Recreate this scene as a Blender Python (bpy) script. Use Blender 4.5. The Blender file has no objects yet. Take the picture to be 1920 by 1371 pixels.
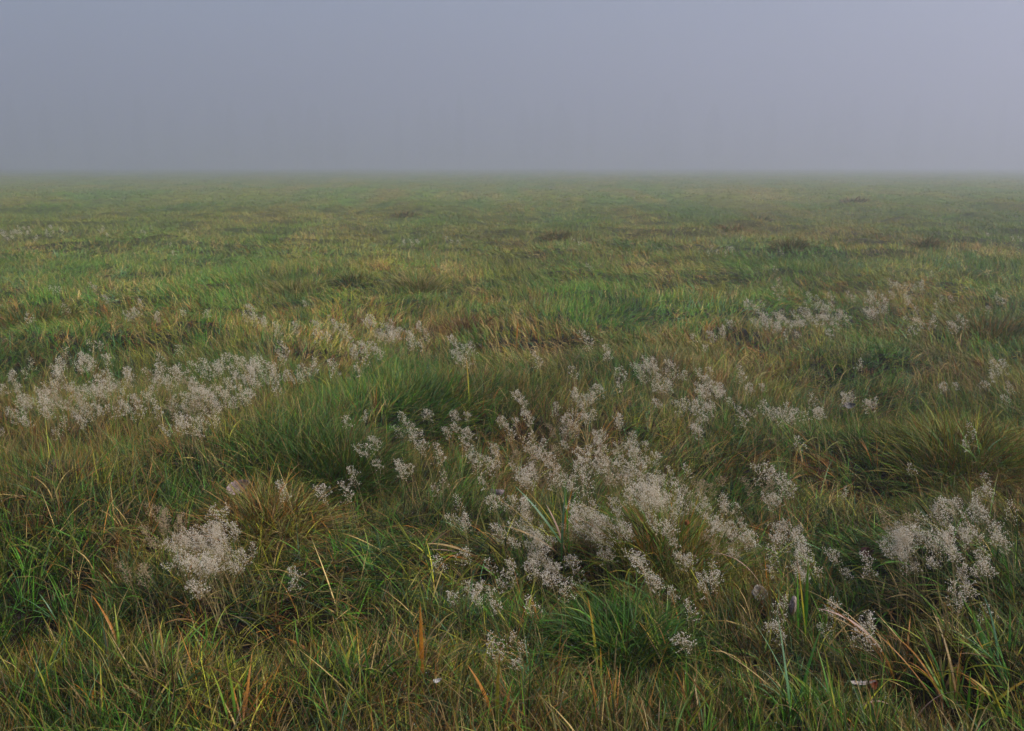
import bpy, math, random
import numpy as np
from mathutils import Vector, Matrix

R = math.radians
SC = bpy.context.scene
COL = SC.collection

# ------------------------------------------------------------------ camera
F = 1866.7                     # focal length in photo pixels (1920 wide)
CAMZ = 1.66
HORIZON = 310.0
PITCH = math.atan((685.5 - HORIZON) / F)
cam_d = bpy.data.cameras.new("camera")
cam_d.sensor_width = 36.0
cam_d.lens = 36.0 * F / 1920.0
cam_d.clip_start = 0.05
cam_d.clip_end = 5000.0
cam_d.dof.use_dof = True
cam_d.dof.focus_distance = 3.8
cam_d.dof.aperture_fstop = 8.0
cam = bpy.data.objects.new("camera", cam_d)
COL.objects.link(cam)
cam.location = (0, 0, CAMZ)
cam.rotation_euler = (math.pi / 2 - PITCH, 0, 0)
SC.camera = cam

# ------------------------------------------------------------------ sky, sun, exposure
SUN_EL, SUN_AZ = R(42), R(108)         # azimuth measured clockwise from +Y (the view direction)
world = bpy.data.worlds.new("World")
SC.world = world
world.use_nodes = True
nt = world.node_tree
bg = nt.nodes["Background"]
sky = nt.nodes.new("ShaderNodeTexSky")
sky.sky_type = 'NISHITA'
sky.sun_disc = False
sky.sun_elevation = SUN_EL
sky.sun_rotation = SUN_AZ
sky.air_density = 1.4
sky.dust_density = 1.2
sky.ozone_density = 3.0
nt.links.new(sky.outputs[0], bg.inputs[0])
bg.inputs[1].default_value = 0.12

sun_d = bpy.data.lights.new("sun", 'SUN')
sun_d.energy = 5.0
sun_d.angle = R(10)
sun_d.color = (1.0, 0.92, 0.80)
sun = bpy.data.objects.new("sun", sun_d)
COL.objects.link(sun)
sd = Vector((math.sin(SUN_AZ) * math.cos(SUN_EL), math.cos(SUN_AZ) * math.cos(SUN_EL), math.sin(SUN_EL)))
sun.rotation_euler = sd.to_track_quat('Z', 'Y').to_euler()
sun.location = (30, 10, 30)

SC.view_settings.view_transform = 'Standard'
SC.view_settings.look = 'None'
SC.view_settings.gamma = 1.0
SC.view_settings.exposure = -0.12
SC.cycles.use_denoising = True
SC.cycles.max_bounces = 8
SC.cycles.diffuse_bounces = 3
SC.cycles.volume_bounces = 3
SC.cycles.transparent_max_bounces = 4
SC.cycles.use_adaptive_sampling = False

FOG = 0.0069          # extinction per metre
FOG_TOP = 62.0

# ------------------------------------------------------------------ helpers
def tag(o, label=None, cat=None, group=None, kind=None):
    if label: o["label"] = label
    if cat: o["category"] = cat
    if group: o["group"] = group
    if kind: o["kind"] = kind
    return o

def empty(name, loc, rz=0.0, s=1.0):
    o = bpy.data.objects.new(name, None)
    o.empty_display_size = 0.1
    o.location = loc
    o.rotation_euler = (0, 0, rz)
    o.scale = (s, s, s)
    COL.objects.link(o)
    return o

_hr = np.random.RandomState(5)
_PERM = _hr.permutation(4096)
_VAL = _hr.rand(4096)
def vnoise(x, y, seed=0):
    xi = np.floor(x).astype(np.int64); yi = np.floor(y).astype(np.int64)
    fx = x - xi; fy = y - yi
    fx = fx * fx * (3 - 2 * fx); fy = fy * fy * (3 - 2 * fy)
    def h(a, b):
        return _VAL[(_PERM[(_PERM[(a + seed * 131) & 4095] + b) & 4095])]
    a = h(xi, yi); b = h(xi + 1, yi); c = h(xi, yi + 1); d = h(xi + 1, yi + 1)
    return (a * (1 - fx) + b * fx) * (1 - fy) + (c * (1 - fx) + d * fx) * fy   # 0..1
def fbm(x, y, seed=0, octv=3):
    t = 0.0; a = 0.5; n = 0.0
    for k in range(octv):
        t = t + a * vnoise(x * 2 ** k, y * 2 ** k, seed + k * 7); n += a; a *= 0.5
    return t / n

CP, SP = math.cos(PITCH), math.sin(PITCH)
def at(px, py, z=0.0):
    """world point where the ray through photo pixel (px,py) meets height z"""
    u = (px - 960.0) / F; v = (685.5 - py) / F
    dx, dy, dz = u, CP + SP * v, -SP + CP * v
    t = (z - CAMZ) / dz
    return (dx * t, dy * t)

# humps and hollows seen in the meadow: photo pixel, half-size px, height m
RELIEF = [
    (760, 745, 190, 55, .10), (560, 830, 120, 50, .12), (330, 860, 200, 40, .05),
    (600, 895, 140, 30, -.17), (780, 800, 130, 26, -.07), (120, 960, 200, 60, .10),
    (520, 970, 110, 45, .08), (40, 1110, 110, 60, -.2), (330, 1090, 160, 50, .08),
    (470, 1140, 180, 36, -.08), (740, 1020, 150, 45, .09), (900, 1060, 60, 34, -.08),
    (1095, 1070, 90, 46, -.22), (1230, 1020, 120, 46, .08), (1150, 1170, 140, 40, .07),
    (1170, 1245, 110, 30, -.09), (1620, 1060, 70, 26, -.14), (1760, 1060, 150, 50, .13),
    (1720, 1165, 150, 34, -.22), (1780, 1250, 130, 40, .09), (1500, 950, 140, 40, .06),
    (1400, 830, 160, 40, .07), (1690, 880, 130, 30, -.07), (1820, 840, 130, 40, .09),
    (1560, 700, 180, 26, -.025), (1650, 660, 200, 26, .08), (1500, 1250, 120, 40, -.07),
    (700, 1260, 160, 40, .06), (300, 1240, 160, 50, .07), (1300, 1290, 150, 40, -.05),
    (1700, 470, 180, 8, .10), (1480, 455, 60, 7, .14), (1735, 452, 40, 6, .12), (1045, 435, 60, 6, .12),
    (1260, 560, 120, 12, .06), (820, 545, 90, 12, .10), (1810, 520, 60, 8, .14), (670, 520, 60, 8, .10),
    (200, 620, 300, 20, .08), (200, 690, 250, 20, -.05), (960, 610, 200, 16, .05), (1380, 1330, 200, 40, .05),
    (1800, 1320, 130, 40, -.12), (420, 760, 200, 26, .05), (1200, 690, 200, 24, .06),
]
_rel = []
for (px, py, rx, ry, dz) in RELIEF:
    cx, cy = at(px, py, 0.12)
    y0 = at(px, py + ry, 0.12)[1]; y1 = at(px, py - ry, 0.12)[1]
    _rel.append((cx, cy, rx * cy / F, max(0.15, (y1 - y0) / 2), dz * (1.4 if py > 560 else .7), ))

def height(x, y):
    x = np.asarray(x, float); y = np.asarray(y, float)
    h = 0.22 * (fbm(x / 9.0 + 50, y / 9.0 + 50, 1, 2) - .5)
    h = h + 0.30 * (fbm(x / 1.1 + 20, y / 1.1 + 20, 2, 2) - .5)
    h = h + 0.11 * (fbm(x / 0.38 + 20, y / 0.38 + 20, 3, 2) - .5)
    far = np.clip((y - 12) / 25.0, 0, 1)
    h = h * (1 - .25 * np.clip((y - 7) / 8, 0, 1)) + far * 0.55 * (fbm(x / 1.7 + 9, y / 2.2 + 7, 4, 2) - .5)
    for (cx, cy, rx, ry, dz) in _rel:
        h = h + dz * np.exp(-((x - cx) / rx) ** 2 - ((y - cy) / ry) ** 2)
    return h
def hz(x, y): return float(height(np.array([x]), np.array([y]))[0])

# ------------------------------------------------------------------ materials
def attr_mat(name, rough=0.5, spec=0.35, transl=0.3, noise=0.25, nscale=60.0):
    m = bpy.data.materials.new(name); m.use_nodes = True
    n = m.node_tree.nodes; l = m.node_tree.links
    p = n["Principled BSDF"]; out = n["Material Output"]
    a = n.new("ShaderNodeAttribute"); a.attribute_name = "Col"
    tc = n.new("ShaderNodeNewGeometry")
    no = n.new("ShaderNodeTexNoise"); no.inputs["Scale"].default_value = nscale; no.inputs["Detail"].default_value = 1.0
    l.new(tc.outputs["Position"], no.inputs["Vector"])
    mr = n.new("ShaderNodeMapRange"); mr.inputs[1].default_value = .3; mr.inputs[2].default_value = .7
    mr.inputs[3].default_value = 1 - noise; mr.inputs[4].default_value = 1 + noise
    l.new(no.outputs[0], mr.inputs[0])
    mu = n.new("ShaderNodeVectorMath"); mu.operation = 'SCALE'
    l.new(a.outputs["Color"], mu.inputs[0]); l.new(mr.outputs[0], mu.inputs["Scale"])
    l.new(mu.outputs[0], p.inputs["Base Color"])
    p.inputs["Roughness"].default_value = rough
    p.inputs["Specular IOR Level"].default_value = spec
    if transl > 0:
        t = n.new("ShaderNodeBsdfTranslucent"); mx = n.new("ShaderNodeMixShader")
        l.new(mu.outputs[0], t.inputs["Color"]); mx.inputs[0].default_value = transl
        l.new(p.outputs[0], mx.inputs[1]); l.new(t.outputs[0], mx.inputs[2]); l.new(mx.outputs[0], out.inputs["Surface"])
    return m

M_GRASS = attr_mat("grass_blades", 0.5, 0.25, 0.14)
M_LEAF = attr_mat("broad_leaf", 0.42, 0.35, 0.28, 0.2, 150.0)
M_DEAD = attr_mat("dead_leaf", 0.75, 0.2, 0.08, 0.35, 120.0)
M_FAR = attr_mat("wood_foliage", 0.9, 0.1, 0.0, 0.3, 0.4)

def solid(name, c, rough, spec=.4, c2=None, scale=80.0, transl=0.0):
    m = bpy.data.materials.new(name); m.use_nodes = True
    n = m.node_tree.nodes; l = m.node_tree.links; p = n["Principled BSDF"]; out = n["Material Output"]
    no = n.new("ShaderNodeTexNoise"); no.inputs["Scale"].default_value = scale
    g = n.new("ShaderNodeNewGeometry"); l.new(g.outputs["Position"], no.inputs["Vector"])
    cr = n.new("ShaderNodeValToRGB"); c2 = c2 or tuple(v * .75 for v in c)
    cr.color_ramp.elements[0].position = .35; cr.color_ramp.elements[1].position = .65
    cr.color_ramp.elements[0].color = (*c2, 1); cr.color_ramp.elements[1].color = (*c, 1)
    l.new(no.outputs[0], cr.inputs[0]); l.new(cr.outputs[0], p.inputs["Base Color"])
    p.inputs["Roughness"].default_value = rough; p.inputs["Specular IOR Level"].default_value = spec
    if transl > 0:
        t = n.new("ShaderNodeBsdfTranslucent"); mx = n.new("ShaderNodeMixShader")
        l.new(cr.outputs[0], t.inputs["Color"]); mx.inputs[0].default_value = transl
        l.new(p.outputs[0], mx.inputs[1]); l.new(t.outputs[0], mx.inputs[2]); l.new(mx.outputs[0], out.inputs["Surface"])
    return m
M_SPIKE = solid("dewy_spikelets", (.99, .96, .86), .25, .8, (.96, .88, .74), 90.0, .45)
M_SPENT = solid("spent_spikelets", (.62, .48, .32), .6, .3, (.45, .32, .2), 90.0, .35)
M_BRANCH = solid("panicle_branches", (.76, .64, .40), .5, .4, (.58, .44, .25), 40.0, .2)
M_STALK = solid("stalks", (.36, .30, .13), .5, .3, (.26, .19, .08), 20.0, .1)

# ------------------------------------------------------------------ ribbons (grass blades)
def ribbon_arrays(root, az, L, i0, i1, w, c0, c1, S, twist, power=1.0, wprof=None, tipfrom=.55):
    n = len(L)
    V = np.empty((n, S + 1, 2, 3), np.float32); C = np.empty((n, S + 1, 2, 4), np.float32)
    pos = root.astype(float).copy()
    ca, sa = np.cos(az), np.sin(az)
    s1 = np.stack([-sa, ca, np.zeros(n)], 1)
    ct, st = np.cos(twist), np.sin(twist)
    for k in range(S + 1):
        t = k / S
        th = i0 + (i1 - i0) * t ** power
        tan = np.stack([np.sin(th) * ca, np.sin(th) * sa, np.cos(th)], 1)
        nrm = np.cross(s1, tan)
        side = s1 * ct[:, None] + nrm * st[:, None]
        if wprof is None: wp = (0.75 + 0.6 * t if t < .4 else 1.0) * (1 - t ** 2.4) + 0.02
        else: wp = wprof(t)
        hw = (w * wp * .5)[:, None]
        V[:, k, 0] = pos - side * hw; V[:, k, 1] = pos + side * hw
        m = min(1.0, max(0.0, (t - tipfrom) / (1.001 - tipfrom)))
        c = c0 * (1 - m) + c1 * m
        C[:, k, 0, :3] = c; C[:, k, 1, :3] = c
        if k < S:
            thm = i0 + (i1 - i0) * ((k + .5) / S) ** power
            step = (L / S)[:, None]
            pos = pos + np.stack([np.sin(thm) * ca, np.sin(thm) * sa, np.cos(thm)], 1) * step
    C[..., 3] = 1
    base = (np.arange(n) * (S + 1) * 2)[:, None, None]
    k = (np.arange(S) * 2)[None, :, None]
    q = np.array([0, 1, 3, 2])[None, None, :]
    Q = (base + k + q).reshape(-1, 4)
    return V.reshape(-1, 3), C.reshape(-1, 4), Q

def make_mesh(name, chunks, mats, smooth=False):
    """chunks: list of (V, C or None, faces (n,k), matindex)"""
    nv = 0; Vs = []; Cs = []; Ls = []; Ts = []; Ms = []
    for ch in chunks:
        V, C, Q = ch[:3]; mi = ch[3] if len(ch) > 3 else 0
        if C is None: C = np.ones((len(V), 4), np.float32)
        Vs.append(V); Cs.append(C); Ls.append((Q + nv).ravel()); Ts.append(np.full(len(Q), Q.shape[1], np.int32))
        Ms.append(np.full(len(Q), mi, np.int32)); nv += len(V)
    V = np.concatenate(Vs).astype(np.float32); C = np.concatenate(Cs).astype(np.float32)
    Lp = np.concatenate(Ls).astype(np.int32); T = np.concatenate(Ts)
    me = bpy.data.meshes.new(name)
    me.vertices.add(len(V)); me.vertices.foreach_set("co", V.ravel())
    me.loops.add(len(Lp)); me.loops.foreach_set("vertex_index", Lp)
    me.polygons.add(len(T)); me.polygons.foreach_set("loop_start", (np.cumsum(T) - T).astype(np.int32))
    for m in mats: me.materials.append(m)
    if len(mats) > 1: me.polygons.foreach_set("material_index", np.concatenate(Ms))
    me.update(calc_edges=True)
    a = me.color_attributes.new("Col", 'FLOAT_COLOR', 'POINT'); a.data.foreach_set("color", C.ravel())
    if smooth: me.polygons.foreach_set("use_smooth", np.ones(len(T), bool))
    return me

def obj(name, me, parent=None):
    o = bpy.data.objects.new(name, me); COL.objects.link(o)
    if parent: o.parent = parent
    return o

OCT = np.array([(0, 0, 1.0), (1, 0, 0), (-.5, .87, 0), (-.5, -.87, 0), (0, 0, -1.0)])
OCTF = np.array([(0, 1, 2), (0, 2, 3), (0, 3, 1), (4, 2, 1), (4, 3, 2), (4, 1, 3)])
def spikelet_chunk(pts, dirs, r, size=1.0):
    n = len(pts)
    d = dirs / np.linalg.norm(dirs, axis=1)[:, None]
    a = np.cross(d, r.randn(n, 3)); a /= np.linalg.norm(a, axis=1)[:, None]; b = np.cross(d, a)
    ln = (.0022 + .0016 * r.rand(n)) * size; wd = (.0016 + .0017 * r.rand(n) ** 2) * size
    V = pts[:, None, :] + d[:, None, :] * (OCT[None, :, 2:3] * ln[:, None, None]) + a[:, None, :] * (OCT[None, :, 0:1] * wd[:, None, None]) + b[:, None, :] * (OCT[None, :, 1:2] * wd[:, None, None])
    Fc = (np.arange(n) * 5)[:, None, None] + OCTF[None]
    return V.reshape(-1, 3), None, Fc.reshape(-1, 3)

# ------------------------------------------------------------------ colour patches
PAL = np.array([
    (.085, .235, .012),   # 0 fresh green
    (.042, .135, .009),   # 1 deep green
    (.190, .215, .020),   # 2 olive
    (.360, .160, .022),   # 3 orange brown
    (.520, .370, .120),   # 4 straw
    (.130, .290, .110),   # 5 blue green
    (.180, .085, .022),   # 6 dark brown
    (.340, .340, .024),   # 7 yellow green
]) * np.array([.76, .76, .80])
TYPES = {  # probabilities over the palette
    'base':  [.27, .14, .25, .10, .09, .04, .02, .09],
    'green': [.50, .10, .14, .01, .04, .13, .00, .08],
    'deep':  [.34, .44, .12, .02, .02, .02, .01, .03],
    'brown': [.10, .05, .26, .32, .14, .01, .06, .06],
    'straw': [.14, .04, .24, .13, .35, .02, .01, .07],
    'olive': [.22, .10, .42, .05, .08, .02, .02, .09],
}
TK = list(TYPES); TP = np.array([TYPES[k] for k in TK])
PATCH = [  # photo px, py, rx, ry, type, strength
    (750, 720, 190, 50, 'deep', 3), (530, 800, 170, 60, 'deep', 2.2), (300, 850, 230, 50, 'deep', 1.8), (600, 740, 60, 30, 'green', 2),
    (1220, 565, 200, 22, 'green', 3), (1260, 570, 60, 12, 'green', 2), (1180, 740, 90, 40, 'green', 1.6), (1550, 480, 120, 14, 'green', 2.5),
    (60, 500, 260, 20, 'green', 2.4), (280, 545, 230, 12, 'green', 2), (380, 475, 250, 12, 'green', 1.6), (400, 640, 260, 20, 'green', 1.4),
    (950, 610, 330, 24, 'straw', 2.8), (1050, 600, 200, 14, 'straw', 2), (1180, 660, 200, 14, 'straw', 1.2), (560, 560, 200, 16, 'brown', 2),
    (720, 640, 260, 24, 'brown', 1.3), (1600, 850, 150, 50, 'brown', 2.4), (1840, 860, 120, 50, 'brown', 1.6), (1420, 650, 200, 26, 'olive', 2.2), (1760, 650, 220, 30, 'olive', 2),
    (1660, 745, 140, 26, 'green', 1.6), (1560, 730, 130, 26, 'straw', 1.2), (1480, 880, 90, 40, 'green', 1.2), (520, 950, 100, 60, 'brown', 2.4),
    (1240, 1030, 160, 50, 'brown', 1.2), (200, 1020, 180, 40, 'straw', 2.2), (760, 1040, 160, 50, 'green', 2), (640, 960, 130, 50, 'olive', 1.8),
    (850, 970, 140, 40, 'brown', 1.8), (60, 880, 160, 60, 'deep', 1.4), (90, 960, 150, 40, 'brown', 1.0), (200, 1150, 220, 60, 'deep', 1.6),
    (740, 1230, 180, 50, 'straw', 1.6), (1780, 1260, 160, 60, 'straw', 1.8), (1500, 1160, 180, 70, 'green', 1.4), (1030, 1260, 260, 60, 'green', 1.0),
    (450, 1270, 200, 60, 'brown', 1.3), (60, 1270, 160, 70, 'green', 1.6), (1850, 1000, 100, 60, 'green', 1.2), (1400, 1280, 140, 60, 'olive', 1.4),
    (1560, 1040, 120, 40, 'green', 1.2), (560, 1200, 140, 40, 'brown', 1.6), (150, 580, 250, 18, 'olive', 1.6), (1430, 1000, 120, 40, 'brown', 1.1),
    (250, 400, 420, 14, 'olive', 1.6), (750, 395, 250, 10, 'brown', 1.6), (1350, 430, 200, 10, 'brown', 1.6), (1750, 390, 220, 12, 'brown', 1.0), (1650, 520, 300, 20, 'olive', 1.2),
]
_pat = []
for (px, py, rx, ry, ty, s) in PATCH:
    cx, cy = at(px, py, 0.12)
    y0 = at(px, py + ry, 0.12)[1]; y1 = at(px, max(326, py - ry), 0.12)[1]
    _pat.append((cx, cy, rx * cy / F, max(0.12, (y1 - y0) / 2), TK.index(ty), s))

def type_probs(x, y):
    n = len(x); W = np.full((n, len(TK)), 0.0); W[:, 0] = .55
    sc = 1.0 + np.clip(y / 14.0, 0, 5)
    for i in range(1, len(TK)):
        f = fbm(x / (.75 * np.sqrt(sc)) + 31 * i, y / (.75 * sc) + 17 * i, 20 + i, 3)
        W[:, i] = np.clip((f - .5) * 7, 0, 2) * {'straw': .55, 'brown': .8}.get(TK[i], .8) * (1.0 if TK[i] != 'brown' else 1 - .6 * np.clip((y - 6) / 6, 0, 1))
    for (cx, cy, rx, ry, ti, s) in _pat:
        if TK[ti] == 'brown' and cy > 8: s = s * .6
        W[:, ti] += s * np.exp(-((x - cx) / rx) ** 2 - ((y - cy) / ry) ** 2)
    W /= W.sum(1)[:, None]
    return W @ TP
def patch_colour(x, y):
    return type_probs(x, y) @ PAL

# ------------------------------------------------------------------ ground sheet
def sinh_axis(a, n, lin): 
    t = np.linspace(-1, 1, n); return lin * np.sinh(t * np.arcsinh(a / lin))
def build_ground():
    xs = sinh_axis(1200, 420, 3.0)
    t = np.linspace(0, 1, 460); ys = -30 + 0 * t
    ys = np.concatenate([np.linspace(-1200, -20, 12), np.linspace(-12, 1.2, 12), 1.5 + 4.0 * (np.exp(t * np.log(1 + 1200 / 4.0)) - 1)])
    X, Y = np.meshgrid(xs, ys)
    Z = height(X.ravel(), Y.ravel())
    near = np.exp(-np.abs(Y.ravel()) / 1500)
    V = np.stack([X.ravel(), Y.ravel(), Z * near - .02], 1)
    nx, ny = len(xs), len(ys)
    i = np.arange(nx - 1)[None, :] + (np.arange(ny - 1) * nx)[:, None]
    i = i.ravel(); Q = np.stack([i, i + 1, i + nx + 1, i + nx], 1)
    c = patch_colour(X.ravel(), Y.ravel())
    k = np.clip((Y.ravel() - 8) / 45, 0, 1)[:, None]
    shaded_soil = np.array([.012, .009, .006]) * np.ones_like(c)     # litter and mud near, blackened as shade between blades; sward far off
    c = shaded_soil * (1 - k) + c * 1.1 * k
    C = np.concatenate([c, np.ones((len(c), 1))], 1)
    m = bpy.data.materials.new("meadow_ground"); m.use_nodes = True
    n = m.node_tree.nodes; l = m.node_tree.links; p = n["Principled BSDF"]
    a = n.new("ShaderNodeAttribute"); a.attribute_name = "Col"
    g = n.new("ShaderNodeNewGeometry")
    n1 = n.new("ShaderNodeTexNoise"); n1.inputs["Scale"].default_value = 2.2; n1.inputs["Detail"].default_value = 8
    l.new(g.outputs["Position"], n1.inputs["Vector"])
    mr = n.new("ShaderNodeMapRange"); mr.inputs[1].default_value = .3; mr.inputs[2].default_value = .7; mr.inputs[3].default_value = .5; mr.inputs[4].default_value = 1.4
    l.new(n1.outputs[0], mr.inputs[0])
    mu = n.new("ShaderNodeVectorMath"); mu.operation = 'SCALE'
    l.new(a.outputs["Color"], mu.inputs[0]); l.new(mr.outputs[0], mu.inputs["Scale"]); l.new(mu.outputs[0], p.inputs["Base Color"])
    b = n.new("ShaderNodeBump"); b.inputs["Strength"].default_value = .6; b.inputs["Distance"].default_value = .08
    l.new(n1.outputs[0], b.inputs["Height"]); l.new(b.outputs[0], p.inputs["Normal"])
    p.inputs["Roughness"].default_value = .9; p.inputs["Specular IOR Level"].default_value = .15
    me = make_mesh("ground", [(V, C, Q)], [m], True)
    return tag(obj("ground", me), kind="structure")
build_ground()

# ------------------------------------------------------------------ the sward
rng = np.random.RandomState(11)
# places where the grass is laid over or stands: px, py, rx, ry, azimuth deg (world, 0 = right, 90 = away), lean add (deg)
COMB = [
    (240, 1010, 260, 60, 150, 22), (400, 1100, 200, 60, 135, 15), (700, 1000, 170, 45, 175, 34), (850, 990, 110, 26, 200, 36),
    (520, 960, 100, 50, 60, 0), (760, 1060, 140, 40, 130, 12), (1780, 1060, 160, 60, 145, 24), (1700, 1130, 160, 40, 140, 20),
    (820, 770, 120, 30, 20, 25), (620, 850, 150, 40, 60, -8), (1500, 1120, 160, 60, 95, -14), (500, 760, 180, 60, 90, -10),
    (740, 710, 160, 40, 80, -10), (60, 1060, 100, 80, 100, 10), (1250, 1040, 150, 40, 110, -10), (1400, 1290, 180, 50, 150, 12),
    (250, 1250, 250, 60, 120, 5), (600, 1260, 200, 50, 60, 8), (1600, 850, 160, 50, 140, 10), (1000, 1280, 200, 60, 80, 0),
]
_cmb = []
for (px, py, rx, ry, a, ln) in COMB:
    cx, cy = at(px, py, 0.12); y0 = at(px, py + ry, .12)[1]; y1 = at(px, py - ry, .12)[1]
    _cmb.append((cx, cy, rx * cy / F, max(.15, (y1 - y0) / 2), R(a), R(ln)))

def sward(n, ya, yb, power, S, Lr, wr, name_seed, margin=1.1, short=1.0, tint=1.0):
    """n blades between distances ya..yb, density falling with distance^-power"""
    r = np.random.RandomState(name_seed)
    u = r.rand(n)
    e = 2.0 - power      # pdf(y) ~ y * y^-power
    y = (ya ** e + u * (yb ** e - ya ** e)) ** (1 / e) if abs(e) > 1e-3 else ya * (yb / ya) ** u
    x = (r.rand(n) * 2 - 1) * (.54 * y + margin)
    # gather into little tufts
    tq = .055 * (1 + y / 12)
    gx = np.floor(x / tq); gy = np.floor(y / tq)
    hx = _VAL[(gx.astype(int) * 71 + gy.astype(int) * 37) & 4095]; hy = _VAL[(gx.astype(int) * 17 + gy.astype(int) * 113 + 9) & 4095]
    pull = (.45 + .35 * (hx > .5)) * np.clip(1.2 - y / 14, 0, 1)
    x = x + ((gx + .5 + (hx - .5) * .8) * tq - x) * pull; y = y + ((gy + .5 + (hy - .5) * .8) * tq - y) * pull
    P = type_probs(x, y)
    cum = np.cumsum(P, 1)
    cs = .16 * (1 + y / 7)
    coh = np.clip((vnoise(x / cs + 5, y / cs / (1 + y / 30) + 3, 61) * .55 + _VAL[(gx.astype(int) * 29 + gy.astype(int) * 53 + 77) & 4095] * .45 - .5) * 1.9 + .5, 0, .999)
    u_ = np.where(r.rand(n) < .55, coh, r.rand(n))
    k = (u_[:, None] > cum).sum(1).clip(0, 7)
    bri = .55 + .9 * fbm(x / cs / 1.7 + 9, y / cs / 1.7 + 1, 63, 2)
    nearw = np.clip((6.5 - y) / 3, 0, 1); rr = r.rand(n)
    c0 = PAL[k] * (((0.45 + 1.0 * rr ** 1.3) * (1 - nearw) + (0.24 + 2.1 * rr ** 2.3) * nearw) * bri)[:, None]
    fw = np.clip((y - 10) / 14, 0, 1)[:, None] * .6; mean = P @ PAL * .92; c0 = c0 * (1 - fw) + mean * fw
    # withered tips on many blades
    tipk = np.where(r.rand(n) < np.where(y < 7, .5, .3), np.where(r.rand(n) < np.where(y < 7, .72, .35), 3, 4), k)
    c1 = PAL[tipk] * (0.8 + .5 * r.rand(n))[:, None]; c1 = c1 * (1 - fw) + mean * fw
    # blade colour darkened close by as gap shade, lightened beyond as lit tips
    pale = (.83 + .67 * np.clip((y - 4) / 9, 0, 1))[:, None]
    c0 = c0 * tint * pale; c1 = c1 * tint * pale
    # flow
    th = R(125) + 2.6 * (fbm(x / 1.3 + 4, y / 1.3 + 8, 41, 2) - .5) * 2
    lean = R(34) + R(40) * (fbm(x / .8 + 14, y / .8 + 3, 43, 2) - .45) * 2
    vx, vy = np.cos(th), np.sin(th)
    for (cx, cy, rx, ry, a, ln) in _cmb:
        g = np.exp(-((x - cx) / rx) ** 2 - ((y - cy) / ry) ** 2)
        vx = vx * (1 - g) + math.cos(a) * g; vy = vy * (1 - g) + math.sin(a) * g; lean = lean + ln * g
    az = np.arctan2(vy, vx) + r.randn(n) * np.where(y < 4.6, 1.0, .75) + (r.rand(n) < .22) * (r.rand(n) - .5) * 5
    lean = np.clip(lean + r.randn(n) * R(20), R(2), R(86))
    L = (Lr[0] + (Lr[1] - Lr[0]) * r.rand(n) ** 1.3) * (.72 + .62 * fbm(x / .5 + 3, y / .5, 47, 2)) * short
    hol = np.zeros(n)
    for (cx, cy, rx, ry, dz) in _rel:
        if dz < -.08: hol = np.maximum(hol, np.exp(-((x - cx) / rx) ** 2 - ((y - cy) / ry) ** 2))
    L = L * (1 - .5 * hol)
    L = np.where(r.rand(n) < .05, L * 1.45, L)
    bend = R(10) + R(85) * r.rand(n) ** 1.3
    w = wr[0] + (wr[1] - wr[0]) * r.rand(n) ** 2.2
    z = height(x, y) - .01
    root = np.stack([x, y, z], 1)
    return ribbon_arrays(root, az, L, lean, np.clip(lean + bend, 0, R(125)), w, c0, c1, S, (r.rand(n) - .5) * 2.4, 1.2)

Q_ = 1.0
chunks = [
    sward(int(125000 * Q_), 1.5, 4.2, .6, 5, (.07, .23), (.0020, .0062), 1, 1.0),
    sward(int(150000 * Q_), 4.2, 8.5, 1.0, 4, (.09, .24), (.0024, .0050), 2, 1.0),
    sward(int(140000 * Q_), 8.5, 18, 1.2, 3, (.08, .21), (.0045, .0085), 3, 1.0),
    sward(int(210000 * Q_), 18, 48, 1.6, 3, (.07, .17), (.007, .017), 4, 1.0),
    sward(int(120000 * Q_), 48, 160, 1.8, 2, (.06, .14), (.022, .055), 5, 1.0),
    # low thatch of last year's blades, darkened to paint shade into the sward
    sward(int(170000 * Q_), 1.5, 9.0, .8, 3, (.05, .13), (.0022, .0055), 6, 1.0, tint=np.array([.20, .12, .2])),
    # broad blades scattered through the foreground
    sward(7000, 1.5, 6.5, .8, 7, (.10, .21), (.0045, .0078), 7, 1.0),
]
g = obj("meadow_grass", make_mesh("meadow_grass", chunks, [M_GRASS]))
tag(g, "long wet autumn grass in green, olive and rust covering the whole meadow", "grass", kind="stuff")
# dew beads sitting on the tips of the nearest blades
def build_dew():
    r = np.random.RandomState(9); P = []
    for ci, S, m in ((0, 5, 5200), (6, 7, 900), (1, 4, 3600)):
        V = chunks[ci][0].reshape(-1, S + 1, 2, 3); i = r.randint(0, len(V), m); k = r.randint(S - 1, S + 1, m)
        P.append(V[i, k].mean(1))
    P = np.concatenate(P).astype(float)
    V, _, Fc = spikelet_chunk(P, r.randn(len(P), 3), r, .42)
    m = solid("dew", (.95, .97, 1.0), .08, 1.0, (.9, .92, .95), 50.0, .4)
    tag(obj("dew_drops", make_mesh("dew_drops", [(V, None, Fc)], [m], True)), "tiny bright dew drops beading the tips of the nearest grass blades", "dew", kind="stuff")
build_dew()
del chunks

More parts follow.
